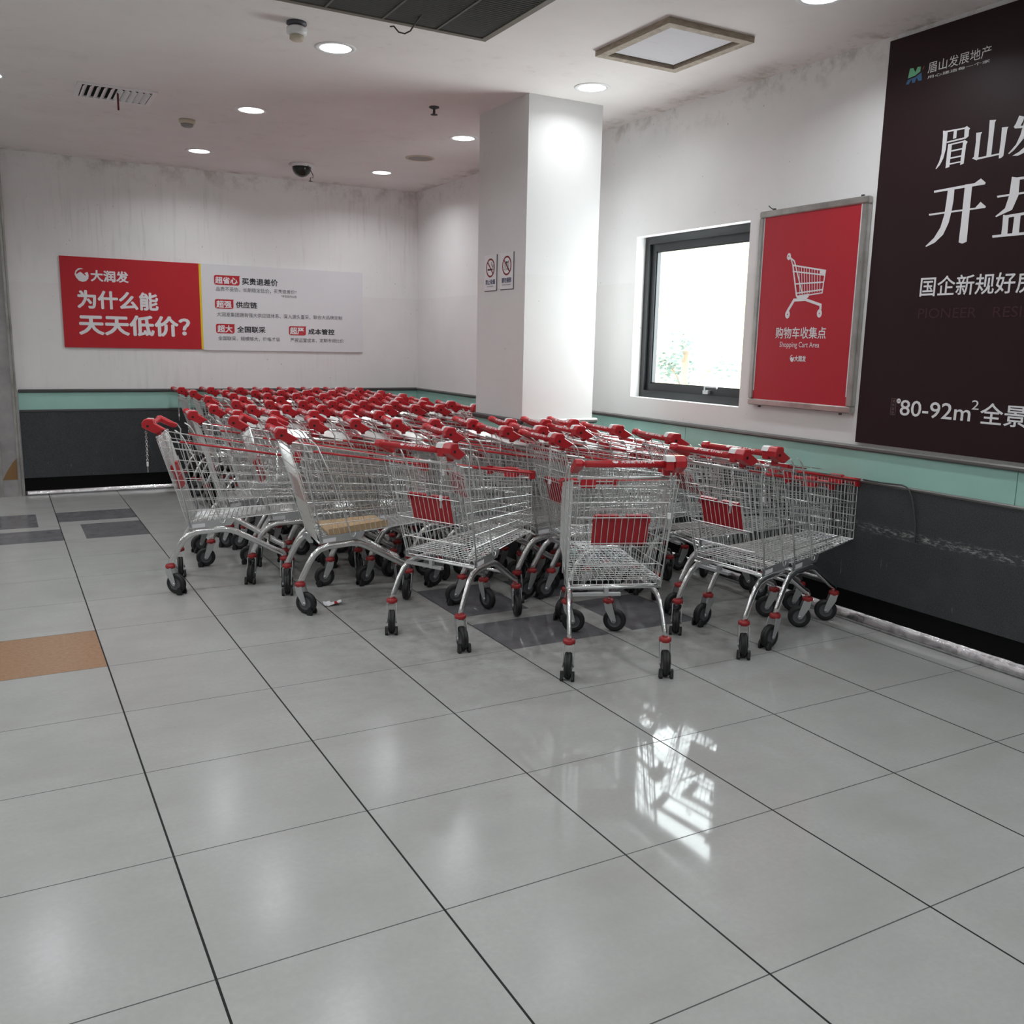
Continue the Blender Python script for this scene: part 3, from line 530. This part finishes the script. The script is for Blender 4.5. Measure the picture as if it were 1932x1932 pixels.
# ------------------------------------------------------------------ the shopping cart
def hw(y): return .225-.1317*(y-.117)               # half width of the basket along its length
def side_pt(s, t, sg, out=0.):                      # s: 0 rear .. 1 front, t: 0 bottom .. 1 top
    r = Vector((0, .110-.150*t, .418+.502*t)); f = Vector((0, .755-.003*t, .468+.328*t)); p = r.lerp(f, s); p.x = sg*(hw(p.y)+out); return p
def make_cart():
    root = thing('shopping_cart', 'x', 'shopping cart', group='shopping carts parked in nested rows')
    # basket wires
    b = MB(); T, K = .0016, .0025; nv = 21
    lv = [(0, K), (.15, K), (.28, T), (.41, K), (.525, T), (.64, K), (.78, T), (.92, K), (1, .0042)]
    for t, r in lv:
        L = [side_pt(i/4, t, -1) for i in range(5)]; R = [side_pt(1-i/4, t, 1) for i in range(5)]
        b.tube(L+R, r, 5)
    for sg in (-1, 1):
        for i in range(nv+1): s = i/nv; b.tube([side_pt(s, 0, sg, -.002), side_pt(s, 1, sg, -.002)], T if 0 < i < nv else K, 4)
    n = 11
    for i in range(1, n):
        a = i/n; p0 = side_pt(1, 0, -1).lerp(side_pt(1, 0, 1), a); p1 = side_pt(1, 1, -1).lerp(side_pt(1, 1, 1), a); p0.y -= .002; p1.y -= .002; b.tube([p0, p1], T, 4)
    # folded child seat rails near the front of the basket
    for z, y in ((.71, .60), (.58, .645)):
        w = hw(y)-.03; b.tube([(-w, y-.10, z+.01), (-w, y, z), (w, y, z), (w, y-.10, z+.01)], T, 4)
    b.obj('basket', 'zinc', root)
    b = MB()
    zb = lambda y: .418+(y-.110)*.0775
    for i in range(17):
        a = -1+2*i/16; b.tube([(a*hw(.117), .117, zb(.117)), (a*hw(.755), .755, zb(.755))], .0017, 4)
    for i in range(23):
        y = .125+.622*i/22; w = hw(y); b.tube([(-w, y, zb(y)+.003), (w, y, zb(y)+.003)], .0018, 4)
    for sg in (-1, 1):                                # zigzag lacing along the bottom edges
        b.tube([(sg*(hw(y)-(.0 if j % 2 else .035)), y, zb(y)+.004) for j, y in enumerate([.125+.62*j/30 for j in range(31)])], .0015, 4)
    b.tube([(-.225, .112, .389), (.225, .112, .389)], .0055, 6)
    b.obj('basket_floor', 'zinc', root)
    # red rim along the top edge and the front bumper
    b = MB()
    for sg in (-1, 1): b.tube([side_pt(.16, 1.012, sg, .004), side_pt(.6, 1.012, sg, .004), side_pt(1, 1.012, sg, .004)], .0062, 6)
    b.obj('rim_strip', 'red', root)
    b = MB(); w = hw(.755)
    for sg in (-1, 1): b.prism([(.722, .770), (.768, .766), (.770, .812), (.724, .818)], 'x', *sorted((sg*(w-.004), sg*(w+.010))))
    b.box(-w-.01, w+.01, .754, .770, .780, .812, bevel=.004); b.box(-.04, .04, .735, .772, .762, .820, bevel=.004)
    b.obj('front_bumper', 'red', root)
    # oval tube frame, one bent tube each side
    for sg in (-1, 1):
        P = [(.228, 0, .168), (.227, .012, .20), (.223, .05, .275), (.219, .08, .322), (.213, .115, .352), (.206, .165, .366), (.185, .30, .372), (.176, .345, .366), (.168, .385, .350), (.150, .47, .302), (.125, .60, .226), (.117, .645, .205), (.114, .655, .190), (.113, .657, .168)]
        b = MB(); b.tube([(sg*x, y, z) for x, y, z in P], .0115, 10, ry=.0185, lat=(1, 0, 0)); b.obj('frame_tube', 'tube', root)
    b = MB(); b.tube([(-.196, .20, .368), (.196, .20, .368)], .011, 8); b.obj('cross_tube', 'tube', root)
    b = MB(); b.tube([(-.135, .56, .262), (.135, .56, .262)], .009, 8); b.obj('cross_tube', 'tube', root)
    b = MB(); b.box(-.20, .03, .09, .112, .352, .366); b.box(-.05, -.03, .088, .11, .352, .392); b.obj('stop_bar', 'plate', root)
    for sg in (-1, 1):
        b = MB(); P = [(.112, .385), (.352, .399), (.374, .428), (.372, .4415), (.11, .4265)]
        R = [[(sg*(hw(y)+o), y, z) for y, z in P] for o in (.001, .004)]
        b.rings(R if sg > 0 else R[::-1]); pl = b.obj('side_plate', 'plate', root)
        b = MB(); Q = [(.132, .391), (.205, .396), (.205, .418), (.132, .413)]; b.rings([[(sg*(hw(y)+o), y, z) for y, z in Q] for o in ((.004, .005) if sg > 0 else (.005, .004))]); b.obj('plate_label', 'signwhite', pl)
    # bent rods carrying the handle
    for sg in (-1, 1):
        b = MB(); x = sg*.2465
        b.tube([(x, .005, .975), (x, .022, .958), (x, .036, .935), (x, .034, .90), (sg*.244, .045, .80), (sg*.233, .125, .40)], .0038, 6)
        b.obj('handle_post', 'zinc', root)
        b = MB()
        b.tube([(x, .060, .975), (x, .088, .955), (x, .106, .930), (sg*.236, .19, .745), (sg*(hw(.29)+.010), .290, .432), (sg*(hw(.296)+.010), .296, .418), (sg*(hw(.306)+.010), .306, .413), (sg*(hw(.316)+.010), .316, .418), (sg*(hw(.32)+.009), .320, .436)], .0038, 6)
        b.obj('diagonal_rod', 'zinc', root)
    # handle
    hy, hz = -.085, .999
    b = MB(); b.lathe([(.0, -.20), (.0155, -.20), (.0155, .168), (.0, .168)], 16, 0, (0, hy, hz), 'x'); h = b.obj('handle', 'red', root)
    b = MB(); rad = .0160
    def on_bar(x0, x1, a0, a1):                        # flat print, tangent to the bar
        am, h = (a0+a1)/2, rad*(a1-a0)*.95; cy, cz, ty, tz = hy-rad*math.cos(am)*1.01, hz+rad*math.sin(am)*1.01, math.sin(am), math.cos(am)
        return lambda u, v: (x0+(x1-x0)*u, cy+ty*(v-.5)*h, cz+tz*(v-.5)*h)
    emboss(b, '大润发', on_bar(-.045, .018, .25, 1.35), .02); emboss(b, 'RT-Mart', on_bar(.030, .105, .30, 1.30), .02)
    f = on_bar(-.083, -.056, .25, 1.4); b.add([f(u, v) for u, v in EM], [tuple(range(len(EM)))]); b.obj('handle_lettering', 'print', h)
    b = MB(); pr = [(-.105, .990), (-.107, 1.004), (-.098, 1.018), (-.078, 1.021), (-.060, 1.012), (.020, .968), (.012, .950), (-.010, .948)]
    b.rings([[(x, cy+(y-cy)*k, cz+(z-cz)*k) for y, z in pr] for x, k, cy, cz in ((-.2475, .93, -.05, .99), (-.2455, 1, -.05, .99), (-.218, 1, -.05, .99), (-.205, .55, -.085, 1.0))]); b.obj('end_cap', 'red', root)
    # coin lock at the right end
    b = MB(); pr = [(-.121, .990), (-.122, 1.018), (-.108, 1.038), (-.096, 1.043), (-.055, 1.041), (-.048, 1.034), (-.047, 1.015), (.018, .976), (-.034, .950), (-.052, .953)]
    b.rings([[(x, -.085+(y+.085)*k*.9, .998+(z-.998)*k*.9) for y, z in pr] for x, k in ((.198, .95), (.2005, 1), (.244, 1), (.249, .90))]); c = b.obj('coin_lock', 'red', root)
    b = MB(); b.box(.158, .197, -.108, -.064, .972, 1.022, bevel=.004); b.box(.168, .197, -.046, -.022, .942, .985, bevel=.003); b.box(.168, .197, -.09, -.022, .972, .985); b.obj('lock_body', 'red', c)
    b = MB(); pr = [(-.114, 1.014), (-.104, 1.034), (-.094, 1.038), (-.062, 1.037), (-.054, 1.012)]; b.prism(pr, 'x', .156, .197); b.obj('lock_cover', 'whitep', c)
    b = MB(); b.lathe([(.0075, .2505), (.0075, .2515), (.0, .2515)], 12, 0, (0, -.085, .998), 'x', False); b.obj('key_hole', 'hole', c)
    # chain with coin key
    b = MB(); z = .955
    for i in range(13):
        zz = z-i*.0135; r0 = .0055
        pts = [(r0*math.cos(a), 0, .0100*math.sin(a)) for a in [k*PI/3 for k in range(6)]]
        pts = [((p[0], 0, p[2]) if i % 2 else (0, p[0], p[2])) for p in pts]
        b.tube([(.183+p[0], -.105+p[1], zz+p[2]) for p in pts], .0018, 4, close=True)
    ch = b.obj('chain', 'tube', root)
    b = MB(); b.box(.175, .191, -.110, -.100, .757, .784, bevel=.002); k = b.obj('coin_key', 'whitep', ch)
    b = MB(); b.box(.178, .188, -.1065, -.1035, .722, .757); b.obj('key_blade', 'plate', k)
    # rear flap, hinged at the top of the basket
    hy, hz = -.040, .931; d = Vector((0, .145, -.525)); L = d.length; d.normalize(); up = Vector((0, d.z*-1, d.y))
    def fp(u, v, o=0.): w = .213-.012*v; return Vector((u*w, 0, 0))+d*(v*L)+Vector((0, math.cos(.27), math.sin(.27)))*o
    b = MB(); b.tube([(-.218, 0, 0), (.218, 0, 0)], .0062, 8)
    for i in range(15): u = -1+i/7; b.tube([fp(u, 0), fp(u, 1)], .0026 if i in (0, 14) else .0018, 4)
    for v in (.07, .22, .36, .60, .80, 1): b.tube([fp(-1, v, -.003), fp(1, v, -.003)], .0024, 4)
    # wire seat folded against the flap
    for u in (-.66, .66): b.tube([fp(u, .30, .022), fp(u, .84, .022)], .002, 4)
    for v in (.30, .48, .66, .84): b.tube([fp(-.72, v, .022), fp(.72, v, .022)], .002, 4)
    b.tube([fp(-.1, .0, -.004)+Vector((0, -.012, .0)), fp(-.1, 0, -.004)+Vector((0, -.012, .03)), fp(.0, 0, -.004)+Vector((0, -.012, .03)), fp(0, 0, -.004)+Vector((0, -.012, .0))], .003, 5)
    fl = b.obj('rear_flap', 'zinc', root, (0, hy, hz))
    b = MB()
    for v0, v1, u0, u1, o in ((.365, .625, -.63, .63, .010),): b.rings([[fp(u0, v0, o), fp(u1, v0, o), fp(u1, v1, o), fp(u0, v1, o)], [fp(u0, v0, o+.006), fp(u1, v0, o+.006), fp(u1, v1, o+.006), fp(u0, v1, o+.006)]])
    for u0, u1 in ((-.60, -.08), (.10, .60)): b.rings([[fp(u0, .345, .002), fp(u1, .345, .002), fp(u1, .37, .002), fp(u0, .37, .002)], [fp(u0, .345, .020), fp(u1, .345, .020), fp(u1, .37, .020), fp(u0, .37, .020)]])
    for u in (-.63, .59): b.rings([[fp(u, .36, 0), fp(u+.05, .36, 0), fp(u+.05, .415, 0), fp(u, .415, 0)], [fp(u, .36, .018), fp(u+.05, .36, .018), fp(u+.05, .415, .018), fp(u, .415, .018)]])
    b.obj('child_seat_panel', 'seatred', fl)
    for sg in (-1, 1): b = MB(); b.lathe([(.0085, -.010), (.0095, -.006), (.0095, .007), (.007, .010)], 10, 0, (sg*.213, 0, 0), 'x'); b.obj('hinge_cap', 'plate', fl)
    # casters
    b = MB(); b.lathe([(.014, .0), (.020, -.003), (.020, -.010)], 16)
    for sg in (-1, 1):
        x = sg*.0245; pr = [(.020, -.008), (-.022, -.008), (-.042, -.075), (-.048, -.104), (-.040, -.116), (-.026, -.112), (.012, -.045)]; b.prism(pr, 'x', x-.0014, x+.0014); b.lathe([(.008, x-.004), (.008, x+.004)], 10, 0, (0, -.037, -.103), 'x')
    b.box(-.0255, .0255, -.022, .020, -.012, -.008); forkm = b.mesh('caster', 'plate')
    b = MB(); b.lathe([(.018, -.008), (.027, -.006), (.029, .0), (.029, .010), (.026, .015), (.016, .016)], 20); colm = b.mesh('caster_collar', 'colred')
    b = MB(); c = (0, -.037, -.1035)
    b.lathe([(r, h*1.22) for r, h in [(.036, -.013), (.046, -.0145), (.056, -.013), (.0600, -.009), (.0615, -.004), (.0585, -.0028), (.0585, -.0012), (.0615, 0), (.0585, .0012), (.0585, .0028), (.0615, .004), (.0600, .009), (.056, .013), (.046, .0145), (.036, .013)]], 28, 0, c, 'x', cap=False)
    b.lathe([(.0, -.015), (.012, -.017), (.030, -.012), (.037, -.0158)], 24, 1, c, 'x', cap=False); b.lathe([(.037, .0158), (.030, .012), (.012, .017), (.0, .015)], 24, 1, c, 'x', cap=False); whm = b.mesh('wheel', ['rubber', 'hub'])
    b = MB()
    for sg in (-1, 1): b.rings([[(sg*x, -.070+(y+.070)*k, z) for y, z in ((-.054, -.1655), (-.086, -.1655), (-.090, -.152), (-.080, -.126), (-.070, -.120), (-.058, -.132))] for x, k in ((.0182, 1), (.027, 1), (.033, .7))][::1 if sg > 0 else -1])
    b.lathe([(.004, -.030), (.004, .030)], 8, 0, (0, -.072, -.130), 'x'); grm = b.mesh('wheel_guard', 'rubber')
    for (x, y) in ((-.228, 0), (.228, 0), (-.113, .657), (.113, .657)):
        o = mk('caster', forkm, root, (x, y, .166)); mk('caster_collar', colm, o, (0, 0, -.006)); mk('wheel', whm, o)
        if y == 0: mk('wheel_guard', grm, o)
    return root
CART = make_cart()
def kids(o): return KIDS.get(o.name, [])
KIDS = {}
for o in bpy.data.objects:
    if o.parent: KIDS.setdefault(o.parent.name, []).append(o)
def copy_cart():
    r = CART.copy(); COL.objects.link(r)
    def rec(src, dst):
        for ch in kids(src):
            c = ch.copy(); COL.objects.link(c); c.parent = dst; rec(ch, c); made.append((ch.name.split('.')[0], c))
    made = []; rec(CART, r); return r, made
_first = [True]
def place_cart(x, y, deg, label, raised=False, casters=None, seed=0):
    if _first[0]:
        _first[0] = False; r = CART; made = [(o.name.split('.')[0], o) for k in KIDS for o in KIDS[k] if o.parent == CART or (o.parent and o.parent.parent == CART)]
    else: r, made = copy_cart()
    r.location = (x, y, 0); r.rotation_euler = (0, 0, math.radians(deg)); r['label'] = label
    rnd = random.Random(seed); cs = [o for n, o in made if n == 'caster']; cs.sort(key=lambda o: (round(o.location.y, 2), o.location.x))
    for i, o in enumerate(cs):
        a = casters[i] if casters else rnd.choice((rnd.gauss(0, 15), rnd.gauss(0, 25), rnd.uniform(-180, 180))); o.rotation_euler = (0, 0, math.radians(a))
    for n, o in made:
        if n == 'rear_flap': o.rotation_euler = (math.radians(67.0+rnd.uniform(-1.5, 1.5) if raised is True else float(raised)), 0, 0)
    return r
ROWS = [
 ('the rearmost row along the back wall', [(1.242, 7.346, -90), (1.509, 7.327, -90), (1.77, 7.262, -90), (2.011, 7.225, -90), (2.258, 7.219, -90), (2.498, 7.189, -90), (2.734, 7.173, -90), (2.932, 7.137, -90)]),
 ('the second row from the back wall', [(1.274, 6.816, -94), (1.554, 6.792, -94), (1.803, 6.751, -94), (2.032, 6.696, -94), (2.257, 6.652, -94), (2.491, 6.613, -94), (2.706, 6.569, -94), (2.959, 6.545, -94)]),
 ('the third row from the back wall', [(1.521, 6.301, -96), (1.802, 6.258, -96), (2.041, 6.203, -96), (2.269, 6.148, -96), (2.507, 6.1, -96), (2.75, 6.051, -96), (2.965, 5.999, -96)]),
 ('the fourth row from the back wall', [(1.247, 5.912, -99), (1.507, 5.833, -99), (1.794, 5.76, -99), (2.035, 5.696, -99), (2.264, 5.625, -99), (2.531, 5.568, -99), (2.744, 5.506, -99), (2.949, 5.441, -99)]),
 ('the fifth row from the back wall', [(1.348, 5.338, -101), (1.59, 5.288, -101), (1.838, 5.239, -101), (2.054, 5.177, -101), (2.291, 5.12, -101), (2.537, 5.076, -101), (2.755, 5.014, -101), (2.983, 4.964, -101)]),
 ('the row passing just behind the pillar', [(1.078, 4.892, -97), (1.332, 4.84, -97), (1.57, 4.783, -97), (1.814, 4.724, -97), (2.045, 4.681, -96), (2.289, 4.656, -96), (2.504, 4.635, -96), (2.702, 4.617, -96), (2.995, 4.586, -96)]),
 ('the short row ending at the pillar', [(0.838, 4.399, -95), (1.115, 4.356, -95), (1.344, 4.291, -95), (1.588, 4.229, -95), (1.807, 4.169, -95), (2.012, 4.115, -95)]),
 ('the row passing just before the pillar', [(1.041, 3.871, -109), (1.217, 3.714, -105), (1.424, 3.584, -102), (1.66, 3.515, -102), (1.901, 3.449, -102), (2.129, 3.386, -102), (2.36, 3.32, -102), (2.604, 3.263, -102), (2.815, 3.189, -102), (2.999, 3.147, -102)]),
 ('the row below the window', [(1.962, 2.863, -97), (2.304, 2.819, -97), (2.515, 2.776, -97), (2.752, 2.74, -97), (3.014, 2.715, -97)])]
ORD = ['first', 'second', 'third', 'fourth', 'fifth', 'sixth', 'seventh', 'eighth', 'ninth', 'tenth']
TURN = {(7, 0): (80, 82, 60, 100), (7, 1): (70, 75, 10, 40)}       # how the visible casters are turned
def carts():
    # single carts along the front edge; casters: rear left, rear right, front left, front right
    place_cart(2.077, 1.285, -21.5, 'red-handled wire cart nearest the camera, seen straight from behind', False, (-15, -8, 75, 68), 1)
    place_cart(1.481, 2.139, -63.8, 'red-handled wire cart turned slantwise, just left of the nearest cart', False, (40, 55, 75, 48), 2)
    place_cart(2.786, 1.464, -83.5, 'outer cart of the pair beside the dark right wall, red seat panel visible', False, (41, 46, -48, -46), 3)
    place_cart(3.021, 1.490, -83.3, 'inner cart of the pair beside the dark right wall, red front corner outermost', True, (0, 4, -40, -48), 4)
    place_cart(.530, 3.800, -106, 'leftmost wire cart, its chain hanging free before the dark wall panel', False, (97, 150, 97, 90), 5)
    place_cart(1.066, 3.086, -96.6, 'wire cart with a brown cardboard sheet lying in its basket', False, (80, 140, 95, 60), 6)
    place_cart(2.365, 2.374, -95, 'wire cart standing right behind the left side of the nearest cart', False, (10, 30, -40, -120), 7)
    place_cart(3.029, 2.184, -99.3, 'wire cart right behind the pair by the right wall, under the mint band', 22, (20, 10, 150, 0), 8)
    for ri, (rn, P) in enumerate(ROWS):
        for i, (x, y, d) in enumerate(P):
            w = 'last' if i == len(P)-1 else ORD[i]
            place_cart(x, y, d, 'red-handled wire cart, %s from the left in %s' % (ORD[i], rn), i > 0, TURN.get((ri, i)), 20+ri*12+i)
carts()
# ------------------------------------------------------------------ loose things
def small_things():
    # cardboard lying in the basket of the second cart from the left
    th = math.radians(-96.6); c, s = math.cos(th), math.sin(th)
    b = MB(); n = 6; R = []
    for y in (.17, .22, .30, .38, .46, .52): w = hw(y)-.014; z = .418+(y-.110)*.0775+.006; R.append([(-w, y, z), (w, y, z-.002), (w, y, z+.034), (w-.006, y, z+.034), (w-.006, y, z+.010), (-w, y, z+.006)])
    b.rings(R); o = b.obj('cardboard_sheet', 'card', None, (1.066, 3.086, 0)); o.rotation_euler = (0, 0, th); tag(o, 'folded sheet of brown cardboard lying in a wire cart basket', 'cardboard')
    # crumpled wrapper behind the front caster
    b = MB(); rnd = random.Random(3); g = [[(i*.02-.05+rnd.uniform(-.005, .005), j*.018-.025+rnd.uniform(-.004, .004), .004+rnd.uniform(0, .022)) for i in range(6)] for j in range(4)]
    v = [p for r in g for p in r]; f = [(j*6+i, j*6+i+1, j*6+i+7, j*6+i+6) for j in range(3) for i in range(5)]
    b.add(v, f); b.m = [1 if k in (3, 8, 13) else 0 for k in range(15)]; o = b.obj('wrapper', ['signwhite', 'red'], None, (1.245, 2.93, 0)); tag(o, 'small crumpled red and white wrapper on the floor behind a caster', 'litter')
    md = o.modifiers.new('thickness', 'SOLIDIFY'); md.thickness = .001
    # cable hanging from the trim on the right wall
    b = MB(); x = XR-.024
    b.tube([(x-.006, 1.40, .812), (x-.007, 1.28, .811), (x-.008, 1.18, .816), (x-.009, 1.145, .818), (x-.010, 1.118, .812), (x-.011, 1.098, .795), (x-.010, 1.080, .765), (x-.008, 1.06, .70), (x-.006, 1.045, .62), (x-.006, 1.038, .57), (x-.006, 1.034, .53)], .0042, 8); o = b.obj('dangling_cable', 'cable'); tag(o, 'dark cable dangling from the trim over the dark right wall panel', 'cable')
small_things()
# ------------------------------------------------------------------ outside the window
def outside():
    t = thing('tree', 'pale tree washed out by daylight outside the window', 'tree', (8.2, 8.25, .15))
    b = MB(); b.tube([(0, 0, -1), (.03, 0, .4), (-.02, .05, .9), (.03, .1, 1.3)], .05, 8); b.tube([(0, .02, .6), (.2, .5, .95), (.25, .75, 1.1)], .02, 6); b.tube([(0, .02, .7), (-.05, -.5, 1.05)], .02, 6); b.obj('trunk', 'bark', t)
    b = MB(); rnd = random.Random(11)
    for k in range(420):
        cx, cy, cz, r = rnd.choice(((0, .1, 1.45, .30), (.2, .75, 1.1, .22), (0, -.65, 1.15, .28), (.1, .3, 1.0, .25)))
        p = Vector((rnd.gauss(0, 1), rnd.gauss(0, 1), rnd.gauss(0, 1))).normalized()*r*rnd.random()**.4+Vector((cx, cy, cz)); a = Vector((rnd.gauss(0, 1), rnd.gauss(0, 1), rnd.gauss(0, .6))).normalized(); q = a.orthogonal().normalized()*.025; a *= .05
        b.add([p-a, p+q, p+a, p-q], [(0, 1, 2, 3)])
    b.obj('foliage', 'leaf', t)
    t = thing('building', 'cream wall of a neighbouring building at the left edge of the window view', 'building', (9.2, 10.06, 0))
    b = MB(); b.box(-.6, 1.5, -.8, 2.5, -1, 3.7); b.obj('wall', 'cream', t)
    b = MB(); b.box(-.66, -.6, -.8, 2.5, 1.98, 2.04); b.obj('ledge', 'bark', t)
outside()
for o in list(bpy.data.objects):                      # nothing may keep the builder's placeholder text
    if o.get('label') == 'x': o['label'] = 'red-handled wire shopping cart'
